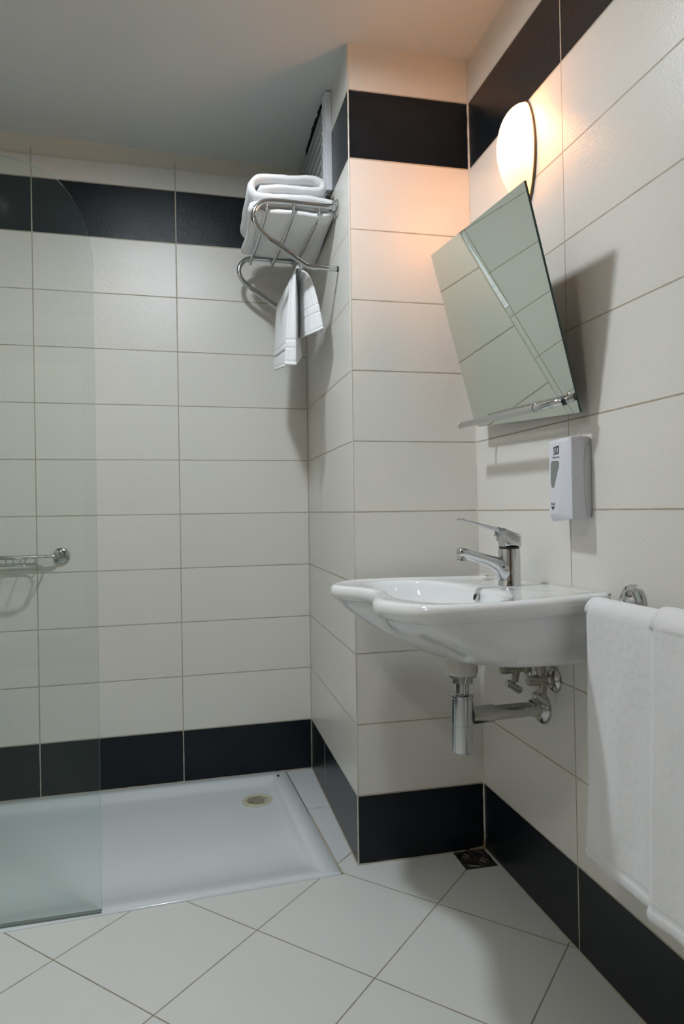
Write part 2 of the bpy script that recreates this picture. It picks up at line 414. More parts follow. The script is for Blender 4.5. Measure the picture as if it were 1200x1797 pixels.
# ------------------------------------------------------------------ ceiling lamps above the frame (main lamp and an added fill lamp)
def emis(name, col, s):
    t = NT(name); e = t.n('ShaderNodeEmission'); e.inputs[0].default_value = (*col, 1); e.inputs[1].default_value = s; t.l(e.outputs[0], t.out.inputs[0]); return t.m
def downlight(x, y, r, e, label, col=CEIL_COL):
    zt = ZC - .006
    t = thing('ceiling_lamp', label, 'ceiling lamp', (x, y, zt))
    bm = nb(); lathe(bm, (x, y, zt), (0, 0, -1), [(r, .0), (r+.018, 0), (r+.018, .006), (r+.012, .014), (r, .014), (r, .0)]); B('lamp_ring', bm, M_plastic, t)
    bm = nb(); lathe(bm, (x, y, zt), (0, 0, -1), [(r-.001, .0), (r-.001, .010), (0, .012)]); B('diffuser', bm, emis('lamp_light', col, e), t)
downlight(-.05, 1.50, .062, CEIL_LAMP, 'round ceiling lamp in front of the shower')
downlight(-.80, .42, .11, FILL_LAMP, 'added round ceiling fill lamp on the left, out of view', FILL_COL)

# ------------------------------------------------------------------ shower tray
XL = LX + .02
def tq(l, r, f, b, z, rad=.02, n=6):
    """rounded quad inset by l r f b from the tray outline"""
    def pt(u, v):   # u: 0 left..1 right by metres from the sides; returns xy
        return u, v
    out = []
    cs = [(1, 0), (1, 1), (0, 1), (0, 0)]
    for ci, (cxx, cyy) in enumerate(cs):
        sx = -1 if cxx else 1; sy = 1 if not cyy else -1
        for k in range(n+1):
            a = k / n * PI / 2
            # arc centre inside the corner
            if ci == 0: ox, oy = -rad + rad*math.sin(a), rad - rad*math.cos(a)
            elif ci == 1: ox, oy = -rad + rad*math.cos(a), -rad + rad*math.sin(a)
            elif ci == 2: ox, oy = rad - rad*math.sin(a), -rad + rad*math.cos(a)
            else: ox, oy = rad - rad*math.cos(a), rad - rad*math.sin(a)
            def X(y): return tx(y) - r
            if cxx:
                y0 = (fy(.39) + f) if not cyy else (D - b)
                y = y0 + oy; x = tx(y) - r + ox
                y += (fy(x) - fy(.39)) if not cyy else (dd(x) - D)
            else:
                x = XL + l + ox; y = ((fy(x) + f) if not cyy else (dd(x) - b)) + oy
            out.append((x, y, z))
    return out
tray = thing('shower_tray', 'glossy white rectangular shower tray sunk into the floor', 'shower tray', (-.4, 2.2, 0))
bm = nb(); rings = []
for l, r, f, b, z, rad in [(0, 0, 0, .0015, -.03, .006), (0, 0, 0, .0015, .001, .006), (.003, .003, .003, .005, .0045, .006), (.03, .045, .02, .035, .0045, .008),
                           (.04, .053, .04, .043, .0025, .012), (.055, .062, .08, .055, -.008, .02), (.065, .07, .12, .064, -.015, .03), (.08, .085, .2, .08, -.0185, .04), (.12, .14, .28, .14, -.0200, .05)]:
    rings.append([bm.verts.new(p) for p in tq(l, r, f, b, z, rad)])
for a, b in zip(rings, rings[1:]):
    for i in range(len(a)): j = (i+1) % len(a); bm.faces.new((a[i], a[j], b[j], b[i]))
bm.faces.new(rings[-1])
B('tray_body', bm, M_tray, tray, angle=60)
DX, DY = .2175, 2.412
bm = nb(); lathe(bm, (DX, DY, -.0195), (0, 0, 1), [(.053, -.002), (.053, .0025), (.049, .0045), (.040, .0045), (.037, .002), (.036, -.004)], 48)
B('drain_ring', bm, M_cream, tray)['label'] = 'yellowed plastic drain ring'
bm = nb(); lathe(bm, (DX, DY, -.0185), (0, 0, 1), [(.036, .0), (.030, -.001), (.012, .0005), (.011, .003), (0, .003)], 32)
for a in range(6):
    q = a * PI / 3 + .3; c_, s_ = math.cos(q), math.sin(q)
    prism(bm, [(DX+c_*.013-s_*.0022, DY+s_*.013+c_*.0022, -.0195), (DX+c_*.013+s_*.0022, DY+s_*.013-c_*.0022, -.0195), (DX+c_*.033+s_*.0022, DY+s_*.033-c_*.0022, -.0195), (DX+c_*.033-s_*.0022, DY+s_*.033+c_*.0022, -.0195)], (0, 0, .0022))
B('drain_strainer', bm, plain('old_drain', (.38, .35, .26), .4, var=.4), tray)
bm = nb(); box(bm, .306, .314, 2.547, 2.566, .004, .0056, .002); B('maker_badge', bm, M_ink, tray)

# ------------------------------------------------------------------ shower screen
def gy(x): return 1.792 + (x + .2293) * .03
scr = thing('shower_screen', 'clear greenish glass shower screen with a rounded top corner', 'shower screen', (-.7, 1.79, .004))
prof = [(-.2293, .008), (-.2278, .6), (-.2265, 1.2), (-.2262, 1.60), (-.2290, 1.66), (-.2416, 1.7163), (-.2560, 1.752), (-.2738, 1.7842), (-.2925, 1.810), (-.3127, 1.8298), (-.335, 1.843), (-.358, 1.8534), (-.395, 1.8635), (-.4347, 1.8695), (-.55, 1.874), (-1.272, 1.875), (-1.272, .008)]
T = .0075
bm = nb(); ed = []
a = [bm.verts.new((x, gy(x)+.0002, z)) for x, z in prof]; bm.faces.new(a)
b = [bm.verts.new((x, gy(x)+T-.0002, z)) for x, z in prof]; bm.faces.new(b[::-1])
pane = B('pane', bm, M_glass, scr, smooth=False)
bm = nb(); n_ = len(prof)
a = [bm.verts.new((x, gy(x), z)) for x, z in prof]; b = [bm.verts.new((x, gy(x)+T, z)) for x, z in prof]
for i in range(n_): j = (i+1) % n_; bm.faces.new((a[i], a[j], b[j], b[i]))
B('glass_edge', bm, M_edge, scr, smooth=False)['label'] = 'polished grey green glass edge'
bm = nb(); prism(bm, [(-1.272, gy(-1.272)-.003, .0046), (-.2293, gy(-.2293)-.003, .0046), (-.2293, gy(-.2293)+T+.002, .0046), (-1.272, gy(-1.272)+T+.002, .0046)], (0, 0, .0045))
B('bottom_seal', bm, plain('seal', (.20, .24, .23), .4), scr, smooth=False)

# ------------------------------------------------------------------ wall lamp (sconce)
LY, LZ = 1.537, 1.868; LXW = xr(LY, LZ)
lamp = thing('wall_lamp', 'glowing warm oval glass wall lamp above the tilted mirror', 'wall lamp', (LXW, LY, LZ))
def lens(a_y, a_z, d, x0, n=26, ns=44, inner=False):
    bm = nb(); rings = []
    for i in range(n+1):
        t = i / n * PI / 2; rr = math.cos(t)**.95; h = math.sin(t)
        if rr < .02: rings.append([bm.verts.new((x0 - d, LY, LZ + .004))]); continue
        ring = []
        for k in range(ns):
            q = 2*PI*k/ns; c_, s_ = math.cos(q), math.sin(q)
            py = a_y * c_ * rr * (1 - .18 * abs(s_)**2); pz = a_z * s_ * rr * (1. - .10 * h)
            ring.append(bm.verts.new((x0 - d * h, LY + py, LZ + pz + .004*h)))
        rings.append(ring)
    for a, b in zip(rings, rings[1:]):
        for k in range(ns):
            k2 = (k+1) % ns
            if len(b) == 1: bm.faces.new((a[k], a[k2], b[0]))
            else: bm.faces.new((a[k], a[k2], b[k2], b[k]))
    return bm
t = NT('lamp_glass')
e = t.n('ShaderNodeEmission'); e.inputs[0].default_value = (1.0, .58, .24, 1); e.inputs[1].default_value = SHADE_E
tl = t.n('ShaderNodeBsdfTranslucent'); tl.inputs[0].default_value = (1, .90, .70, 1)
df = t.n('ShaderNodeBsdfPrincipled'); df.inputs['Base Color'].default_value = (.85, .8, .7, 1); df.inputs['Roughness'].default_value = .15
m1 = t.n('ShaderNodeMixShader'); m1.inputs[0].default_value = .35; t.l(tl.outputs[0], m1.inputs[1]); t.l(df.outputs[0], m1.inputs[2])
ad = t.n('ShaderNodeAddShader'); t.l(e.outputs[0], ad.inputs[0]); t.l(m1.outputs[0], ad.inputs[1]); t.l(ad.outputs[0], t.out.inputs[0])
B('glass_shade', lens(.043, .126, .072, LXW-.006), t.m, lamp)
bm = nb()
ring = [(LXW-.001, LY + .0455*math.cos(q)*(1-.18*abs(math.sin(q))**2), LZ + .130*math.sin(q)) for q in [2*PI*k/48 for k in range(48)]]
prism(bm, ring, (-.005, 0, 0), .0012); B('back_plate', bm, M_bronze, lamp)
bl = bpy.data.lights.new('lamp_bulb', 'POINT'); bl.energy = BULB_W; bl.color = WARM; bl.shadow_soft_size = .02
bo = bpy.data.objects.new('lamp_bulb', bl); C.objects.link(bo); bo.location = (-.038, 0, .05); bo.parent = lamp

# ------------------------------------------------------------------ tilting mirror
MO = Vector((.8, 1.285, 1.197)); ME = Vector((-.0382, .99761, .05751)).normalized(); MV = Vector((-.28696, -.04588, .95684)); MV = (MV - ME*MV.dot(ME)).normalized()
MN = ME.cross(MV).normalized()
if MN.x > 0: MN = -MN
def ml(e, v, n): return MO + ME*e + MV*v + MN*n
MW, MH = .489, .4785
mir = thing('mirror', 'square frameless mirror tilted forward on the wall above the basin', 'mirror', ml(MW/2, 0, 0))
bm = nb(); chip = [(0.0, 0), (0, MH), (MW, MH), (MW, .006), (MW-.006, .0045), (MW-.010, .0065), (MW-.018, .0), (MW-.03, 0)]
bm.faces.new([bm.verts.new(ml(a, b, .0003)) for a, b in chip])
B('mirror_face', bm, M_mirror, mir, smooth=False)
bm = nb(); prism(bm, [ml(a, b, 0) for a, b in chip], -MN*.005)
B('mirror_backing', bm, M_medge, mir, smooth=False)['label'] = 'dark green glass edge and back'
# bracket holding it off the wall
for v_, r_ in ((.26, .006), (.03, .008)):
    p_ = ml(MW*.62, v_, -.004)
    B('wall_bracket', tube(nb(), [p_, (xr(p_.y, p_.z) + .002, p_.y, p_.z - .004)], r_, 12), M_chrome, mir)
rail = B('grab_rail', tube(nb(), catmull([ml(.003, .034, .004), ml(.012, .033, .016), ml(.028, .032, .032), ml(.06, .031, .042), ml(.12, .0295, .045), ml(.25, .026, .045), ml(.40, .021, .045), ml(.482, .018, .045)], 8), .0086, 16), M_chrome, mir)
rail['label'] = 'chrome rail across the lower edge of the mirror'
bm = nb(); tube(bm, catmull([ml(.0125, .033, .0165), ml(.016, .0328, .020), ml(.0185, .0327, .0225)], 5), .0102, 18); B('rubber_ring', bm, M_black, rail)
bm = nb(); lathe(bm, ml(.480, .018, .045), ME, [(.0088, 0), (.0094, .002), (.0094, .006), (.0065, .010), (0, .011)], 18); B('end_cap', bm, M_plastic_s, rail)
bm = nb(); lathe(bm, ml(.088, .0302, .0445), ME, [(.0086, 0), (.0102, .001), (.0102, .010), (.0086, .011)], 18); B('rail_collar', bm, M_chrome, rail)
bm = nb(); tube(bm, [ml(.44, .019, .0), ml(.44, .019, .045)], .004, 10); B('rail_post', bm, M_chrome, rail)

# ------------------------------------------------------------------ soap dispenser
sd = thing('soap_dispenser', 'white plastic wall soap dispenser with a level window beside the mirror', 'soap dispenser', (.8, 1.33, .97))
xw_ = lambda z: xr(1.33, z) - .012
bm = nb()
yn, yfr = 1.278, 1.372
def sec(z, xf, yc):
    return [(xw_(z), yfr-.002, z), (xf+.012, yfr-.003, z), (xf, yfr-.008, z), (xf, yc, z), (.7742, yn, z), (xw_(z)-.012, yn, z), (xw_(z), yn+.002, z)]
secs = [sec(.9755, .792, 1.330), sec(.969, .778, 1.329), sec(.984, .7705, 1.328), sec(1.06, .7705, 1.309), sec(1.14, .7708, 1.288), sec(1.1455, .773, 1.286), sec(1.1475, .779, 1.290)]
secs[0] = [(x, y, .9755) for x, y, _ in secs[0]]
secs[1] = [(x, y, z) for (x, y, _), z in zip(secs[1], [.974, .968, .966, .967, .9705, .9745, .976])]
rings = [[bm.verts.new(p) for p in s] for s in secs]
for a, b in zip(rings, rings[1:]):
    for i in range(7): j = (i+1) % 7; bm.faces.new((a[i], a[j], b[j], b[i]))
bm.faces.new(rings[0][::-1]); bm.faces.new(rings[-1])
bmesh.ops.recalc_face_normals(bm, faces=bm.faces)
bmesh.ops.bevel(bm, geom=[e for e in bm.edges if e.calc_face_angle(0) > .3], offset=.0022, segments=3, profile=.5, affect='EDGES')
body = B('body', bm, M_plastic, sd, angle=35)
# inset grip on the near side
bm = nb(); prism(bm, [(.8055, yn, 1.126), (.8185, yn, 1.131), (.8185, yn, .982), (.8105, yn, .978), (.8045, yn, 1.02), (.8040, yn, 1.09)], (0, -.0014, 0), .0008)
B('side_grip', bm, plain('grip', (.62, .62, .66), .35), sd)
bm = nb(); box(bm, xw_(1)-.004, xw_(1)+.001, yn-.001, yfr-.004, .983, 1.142); B('mounting_plate', bm, M_vent, sd, smooth=False)
fx = .7702
bm = nb(); wpoly = [(fx+.001, yy, zz) for yy, zz in [(1.321, 1.094), (1.326, 1.0988), (1.349, 1.100), (1.354, 1.096), (1.3555, 1.08), (1.3565, 1.055), (1.354, 1.044), (1.349, 1.040), (1.343, 1.042), (1.338, 1.052), (1.328, 1.075), (1.3215, 1.088)]]
prism(bm, wpoly, (-.0011, 0, 0)); B('level_window', bm, M_win, sd, smooth=False)
bm = nb(); lathe(bm, (fx, 1.3485, 1.0462), (-1, 0, 0), [(.003, 0), (.0025, .0012), (0, .0018)], 14); B('window_stud', bm, M_chrome, sd)
def text_mesh(s, size, y, z, name, sx=1, fxx=fx):
    cu = bpy.data.curves.new('t', 'FONT'); cu.body = s; cu.size = size; cu.extrude = .0001; cu.align_x = 'CENTER'
    to = bpy.data.objects.new('t', cu); C.objects.link(to)
    bpy.context.view_layer.update()
    me = bpy.data.meshes.new_from_object(to.evaluated_get(bpy.context.evaluated_depsgraph_get())); bpy.data.objects.remove(to)
    me.transform(Matrix.Scale(sx, 4, (1, 0, 0)))
    # local x runs to -y (reading left to right seen from the room)
    me.transform(Matrix(((0, 0, -1, fxx), (-1, 0, 0, y), (0, 1, 0, z), (0, 0, 0, 1))))
    return _mk(name, me, M_ink, sd, None)
text_mesh('PUSH', .0074, 1.3475, 1.0028, 'lettering')
text_mesh('lotion soap', .0062, 1.3335, 1.1052, 'lettering')
bm = nb()
def lb(y0, y1, z0, z1): box(bm, fx-.0003, fx+.0006, y0, y1, z0, z1)
def lg(a0, a1, c0, c1): lb(1.3442 - a1*.0235, 1.3442 - a0*.0235, 1.1125 + c0*.0185, 1.1125 + c1*.0185)
lg(.05, .42, .78, .92); lg(.35, .5, .88, 1.0); lg(.58, .97, .80, 1.0); lg(.50, .60, .22, .74); lg(.84, .94, .10, .74); lg(.30, .94, .08, .20); lg(0, .18, .0, .14)
lg(.10, .16, .30, .78); lg(.16, .42, .50, .56); lg(.16, .40, .28, .33)
B('logo', bm, M_ink, sd, smooth=False)
bm = nb(); prism(bm, [(fx+.0005, 1.3405, .9995), (fx+.0005, 1.3560, .9995), (fx+.0005, 1.3485, .9915)], (-.0008, 0, 0)); B('arrow', bm, M_ink, sd, smooth=False)
hook = B('clip', tube(nb(), catmull([(.805, 1.312, 1.147), (.805, 1.312, 1.156), (.805, 1.306, 1.162), (.805, 1.296, 1.162), (.806, 1.292, 1.156), (.807, 1.296, 1.151), (.808, 1.304, 1.151)], 5), .0022, 8), M_clear, sd)
hook['label'] = 'small clear plastic clip on top'

sd.location += Vector((.0115, .0185, .0015))

# ------------------------------------------------------------------ washbasin
def WX(y): return xr(y, .8) - .0008
YLO, YHI = 1.2415, 1.7715
OUT = [(WX(YLO), YLO), (.76, 1.222), (.685, 1.1965), (.60, 1.179), (.53, 1.170), (.47, 1.168), (.425, 1.180), (.392, 1.212), (.370, 1.255), (.3575, 1.305), (.362, 1.35), (.380, 1.40), (.397, 1.45), (.400, 1.50), (.384, 1.555),
       (.352, 1.61), (.340, 1.66), (.350, 1.71), (.374, 1.757), (.41, 1.793), (.47, 1.812), (.53, 1.815), (.60, 1.808), (.685, 1.795), (.76, 1.782), (WX(YHI), YHI)]
dense = catmull([(x, y, 0) for x, y in OUT], 10)
CXB, CYB = .60, 1.495
def ray_hit(q, poly):
    c_, s_ = math.cos(q), math.sin(q); best = None; n = len(poly)
    for i in range(n):
        a, b = poly[i], poly[(i+1) % n]
        ax, ay, bx, by = a[0]-CXB, a[1]-CYB, b[0]-CXB, b[1]-CYB
        ca, cb = c_*ay - s_*ax, c_*by - s_*bx
        if ca * cb <= 0 and ca != cb:
            t = ca / (ca - cb); r = (ax + (bx-ax)*t)*c_ + (ay + (by-ay)*t)*s_
            if r > 0 and (best is None or r > best): best = r
    return best
NA = 192
# angles: denser set that includes the wall corners
angs = sorted([2*PI*k/NA for k in range(NA)] + [math.atan2(YLO-CYB, WX(YLO)-CXB) % (2*PI), math.atan2(YHI-CYB, WX(YHI)-CXB) % (2*PI)])
RO = [ray_hit(q, dense) for q in angs]
pO = [(CXB + r*math.cos(q), CYB + r*math.sin(q)) for q, r in zip(angs, RO)]
def crest(y): return .8225 - .010 * (y - 1.2) / .6
NRM = []
for i_ in range(len(pO)):
    a_, b_ = pO[i_-1], pO[(i_+1) % len(pO)]
    tx_, ty_ = b_[0]-a_[0], b_[1]-a_[1]; l_ = math.hypot(tx_, ty_) or 1; NRM.append((ty_/l_, -tx_/l_))
def ins(i, d):
    x, y = pO[i]
    if x > WX(y) - .0018:
        y = max(YLO + d, min(YHI - d, y)); return (WX(y), y)
    nx, ny = NRM[i]
    if x > .812: nx, ny = -.06, (-1 if y < CYB else 1)
    return (min(x - nx*d, WX(y)), y - ny*d)
def sup(q, cx, cy, ax, ay, p):
    """superellipse boundary hit from (CXB,CYB) approximated by dense polygon"""
    pass
def sup_poly(cx, cy, ax, ay, p, n=160):
    return [(cx + ax*math.copysign(abs(math.cos(t))**(2/p), math.cos(t)), cy + ay*math.copysign(abs(math.sin(t))**(2/p), math.sin(t))) for t in [2*PI*k/n for k in range(n)]]
bowl_poly = sup_poly(.540, 1.493, .118, .262, 2.6)
RB = [ray_hit(q, bowl_poly) for q in angs]
bot_poly = [(WX(1.314), 1.314), (.70, 1.314), (.60, 1.345), (.545, 1.42), (.535, 1.495), (.545, 1.57), (.60, 1.645), (.70, 1.672), (WX(1.675), 1.675)]
bot_dense = catmull([(x, y, 0) for x, y in bot_poly], 8)
RT = [ray_hit(q, bot_dense) for q in angs]
def ringpts(f): return [f(i) for i in range(len(angs))]
rings = []
NBODY = 14
for k in range(NBODY+1):          # underside, from the flat bottom out to below the lip
    t = k / NBODY
    def f(i, t=t):
        q = angs[i]; x, y = pO[i]
        ox, oy = ins(i, .019); bx, by = CXB + RT[i]*math.cos(q), CYB + RT[i]*math.sin(q)
        side = max(0., min(1., (x - .42) / .36)); p = lerp(1.25, 4.2, side**1.5); a = t * PI / 2
        fr = math.sin(a)**(2/p); fz = 1 - math.cos(a)**(2/p)
        return (min(lerp(bx, ox, fr), WX(lerp(by, oy, fr))), lerp(by, oy, fr), lerp(.671, crest(y) - .041, fz))
    rings.append(ringpts(f))
for inset, dz in [(.0165, -.038), (.009, -.0355), (.003, -.030), (.0, -.022), (.0, -.014), (.002, -.007), (.006, -.0025), (.012, -.0003), (.018, 0), (.024, -.0012)]:
    rings.append(ringpts(lambda i, inset=inset, dz=dz: (*ins(i, inset), crest(pO[i][1]) + dz)))
def bw(i, s):
    q = angs[i]; return (CXB + RB[i]*s*math.cos(q) + .02*(1-s), CYB + RB[i]*s*math.sin(q))
for fr, dz in [(.35, -.0036), (.7, -.0040), (.95, -.0056)]:   # deck to the bowl edge
    def f(i, fr=fr, dz=dz):
        a = ins(i, .026); b = bw(i, 1.01)
        return (min(lerp(a[0], b[0], fr), WX(lerp(a[1], b[1], fr))), lerp(a[1], b[1], fr), crest(pO[i][1]) + dz)
    rings.append(ringpts(f))
for s, dz in [(1.0, -.010), (.975, -.018), (.94, -.034), (.89, -.058), (.80, -.082), (.66, -.100), (.46, -.110), (.26, -.115), (.10, -.118)]:
    def f(i, s=s, dz=dz):
        return (*bw(i, s), (crest(pO[i][1]) if s > .5 else lerp(.816, crest(pO[i][1]), s)) + dz)
    rings.append(ringpts(f))
basin = thing('washbasin', 'white ceramic wheelchair washbasin with concave front edge on the right wall', 'washbasin', (.62, 1.5, .68))
bm = nb(); RV = [[bm.verts.new(p) for p in r] for r in rings]; n_ = len(angs)
for a, b in zip(RV, RV[1:]):
    for i in range(n_): j = (i+1) % n_; bm.faces.new((a[i], a[j], b[j], b[i]))
bm.faces.new(RV[0][::-1]); bm.faces.new(RV[-1])
bmesh.ops.remove_doubles(bm, verts=bm.verts, dist=1e-5)
B('bowl', bm, M_cer, basin, angle=65)
# overflow hole
bm = nb(); lathe(bm, (.648, 1.487, .7925), (-1, 0, .25), [(.0095, -.004), (.0095, .0012), (.0075, .0022), (.0068, .001)], 24); B('overflow_ring', bm, M_chrome, basin)
bm = nb(); lathe(bm, (.6475, 1.487, .7925), (-1, 0, .25), [(.0072, -.003), (.0072, .0013), (0, .0013)], 20); B('overflow_hole', bm, M_dark, basin)
bm = nb(); lathe(bm, (.62, 1.495, .6985), (0, 0, 1), [(.030, 0), (.030, .002), (.026, .003), (.020, .001), (0, .001)], 32); B('waste_ring', bm, M_chrome, basin)
bm = nb(); box(bm, .773, .7755, 1.306, 1.318, crest(1.31)-.0045, crest(1.31)-.0030); B('maker_mark', bm, plain('mark', (.35, .36, .38), .4), basin, smooth=False)
bm = nb(); pts_ = [(xr(y, z)-.001, y, z) for y, z in [(1.240, .812), (1.246, .79), (1.264, .778), (1.272, .75), (1.282, .71), (1.300, .678), (1.32, .668)]]
tube(bm, catmull(pts_, 6), .0022, 8); B('sealant', bm, M_caulk, basin)
bm = nb(); tube(bm, [(xr(y, .82)-.001, y, crest(y)-.001) for y in (1.24, 1.3, 1.4, 1.5, 1.6, 1.7, 1.768)], .0022, 8); B('sealant', bm, M_caulk_w, basin)

# ------------------------------------------------------------------ tap
tap = thing('mixer_tap', 'chrome single lever mixer tap standing on the washbasin', 'tap', (.739, 1.495, .817))
tc = (.739, 1.495)
bm = nb()
lathe(bm, (*tc, .8165), (0, 0, 1), [(.0, 0), (.0275, 0), (.0275, .002), (.0262, .004), (.0258, .03), (.0255, .083), (.0245, .0865), (0, .0868)], 40)
body = B('tap_body', bm, M_chrome, tap)
bm = nb()
SP = catmull([(.745, .876, .8215), (.728, .879, .8225), (.712, .8835, .8290), (.701, .8865, .8500), (.688, .890, .8590), (.674, .894, .8665), (.645, .902, .8760), (.627, .9075, .8815), (.616, .9090, .8845), (.610, .9065, .8870), (.6075, .902, .8900)], 4)
SW = [.0235, .0235, .0225, .0205, .0190, .0178, .0160, .0152, .0146, .0115, .0060]
rings = []
for i, p in enumerate(SP):
    k = i/4; k0 = min(int(k), len(SW)-2); wy = lerp(SW[k0], SW[k0+1], k-k0); zc_, hz = (p.y+p.z)/2, (p.y-p.z)/2
    rings.append([bm.verts.new((p.x, 1.495 + wy*math.copysign(abs(math.cos(q))**.85, math.cos(q)), zc_ + hz*math.copysign(abs(math.sin(q))**.85, math.sin(q)))) for q in [2*PI*k_/24 for k_ in range(24)]])
for a, b in zip(rings, rings[1:]):
    for k in range(24): bm.faces.new((a[k], a[(k+1) % 24], b[(k+1) % 24], b[k]))
bm.faces.new(rings[0][::-1]); bm.faces.new(rings[-1])
B('spout', bm, M_chrome, tap, angle=70)
bm = nb(); lathe(bm, (.6205, 1.495, .8945), (-.18, 0, -1), [(.0, -.004), (.0118, -.004), (.0122, .010), (.0108, .0115), (.0108, .0175), (.0085, .0180), (.008, .014), (0, .014)], 28); B('aerator', bm, M_chrome_d, tap)
# cartridge head and lever
bm = nb(); lathe(bm, (*tc, .9035), (0, 0, 1), [(.0, 0), (.0235, 0), (.0235, .003), (.0245, .004)], 36); B('collar', bm, M_black, tap)
bm = nb()
side = [(.7635, .9065), (.7640, .932), (.7590, .9385), (.735, .9455), (.718, .9520), (.708, .955), (.7125, .945), (.7170, .934), (.7185, .92), (.7185, .9065)]
prism(bm, [(x, 1.4755, z) for x, z in side], (0, .039, 0), .0075, 4)
lev = B('lever_head', bm, M_chrome, tap, angle=50)
P_ = catmull([(.725, 1.495, .9455), (.700, 1.495, .9515), (.672, 1.495, .959), (.645, 1.495, .9665), (.625, 1.495, .9715), (.6095, 1.495, .9745)], 6)
n1 = len(P_)
bm = nb(); rings = []
for i, p in enumerate(P_):
    s = i/(n1-1); wy = lerp(.0135, .0062, min(1, s*1.3)) + .0045*math.exp(-((s-.88)/.12)**2); wz = lerp(.0065, .0024, min(1, s*1.5)) + .0018*math.exp(-((s-.85)/.12)**2)
    if i == n1-1: wy *= .45; wz *= .5
    t_ = (P_[min(i+1, n1-1)] - P_[max(i-1, 0)]).normalized(); up_ = Vector((t_.z, 0, -t_.x));
    if up_.z < 0: up_ = -up_
    rings.append([bm.verts.new(p + Vector((0, 1, 0))*wy*math.cos(q) + up_*wz*math.sin(q)) for q in [2*PI*k/16 for k in range(16)]])
for a, b in zip(rings, rings[1:]):
    for k in range(16): bm.faces.new((a[k], a[(k+1) % 16], b[(k+1) % 16], b[k]))
bm.faces.new(rings[0][::-1]); bm.faces.new(rings[-1])
B('lever', bm, M_chrome, tap, angle=70)
bm = nb(); lathe(bm, (.7135, 1.4712, .862), (-.25, -1, 0), [(.0022, -.002), (.0022, .0006), (0, .0006)], 12); B('grub_hole', bm, M_dark, tap)

# paper sachet by the tap
sach = thing('soap_sachet', 'small crumpled paper soap wrapper lying on the basin behind the tap', 'soap wrapper', (.77, 1.69, .817))
for k, (cx_, cy_, rot_, ln_, wd_, mt) in enumerate([(.775, 1.690, .35, .060, .030, M_paper), (.752, 1.668, -.15, .045, .026, M_paper)]):
    bm = nb(); c_, s_ = math.cos(rot_), math.sin(rot_)
    def f(a, b, k=k):
        u_ = (a-.5)*ln_; v_ = (b-.5)*wd_*(1-.5*abs(a-.5))
        z = .8160 + .0035*k + .004*abs(math.sin(a*5+k))*(1-abs(2*b-1)*.6) + .0022*noise.noise(Vector((a*5, b*5, k*3)))
        return (cx_ + u_*s_*.6 + v_*c_, cy_ + u_*c_ - v_*s_, z + .004)
    grid(bm, f, 16, 10); r_ = bmesh.ops.solidify(bm, geom=list(bm.faces), thickness=.0008); B('wrapper', bm, mt, sach, angle=80)

# ------------------------------------------------------------------ bottle trap
TXC, TY = .617, 1.5
trap = thing('bottle_trap', 'chrome bottle trap and waste pipe under the washbasin', 'waste trap', (TXC, TY, .43))
bm = nb(); lathe(bm, (TXC, TY, .612), (0, 0, 1), [(.018, 0), (.034, .0), (.0368, .003), (.0375, .012), (.0375, .0588)], 40); B('tail_sleeve', bm, M_plastic_s, trap)['label'] = 'cream plastic sleeve under the basin'
bm = nb(); lathe(bm, (TXC, TY, .593), (0, 0, 1), [(.0, .0), (.0255, .0), (.0255, .013), (.034, .0145), (.034, .019), (0, .019)], 40); B('coupling_nut', bm, M_chrome_d, trap)
bm = nb(); lathe(bm, (TXC, TY, .55), (0, 0, 1), [(0, 0), (.0165, 0), (.0165, .045), (0, .045)], 36); B('tail_pipe', bm, M_chrome, trap)
bm = nb(); lathe(bm, (TXC, TY, .4295), (0, 0, 1), [(0, 0), (.0235, .0), (.0252, .0015), (.0252, .0635), (.0246, .064), (.0246, .0655), (.0255, .066), (.0255, .128), (.0275, .130), (.0275, .1345), (.024, .137), (0, .138)], 44)
B('bottle', bm, M_chrome, trap)
PZ = .513
bm = nb(); lathe(bm, (TXC+.02, TY, PZ+.001), (1, .105, -.022), [(0, 0), (.0215, 0), (.0215, .058), (.0175, .0605), (.0175, .196), (0, .196)], 36); B('waste_pipe', bm, M_chrome_d, trap)
bm = nb(); lathe(bm, (xr(1.5, .5)-.0005, TY+.0215, PZ-.001), (-1, 0, 0), [(.041, 0), (.041, .003), (.036, .009), (.026, .012), (.022, .013), (.0215, .028), (.018, .028)], 40); B('wall_flange', bm, M_chrome_d, trap)

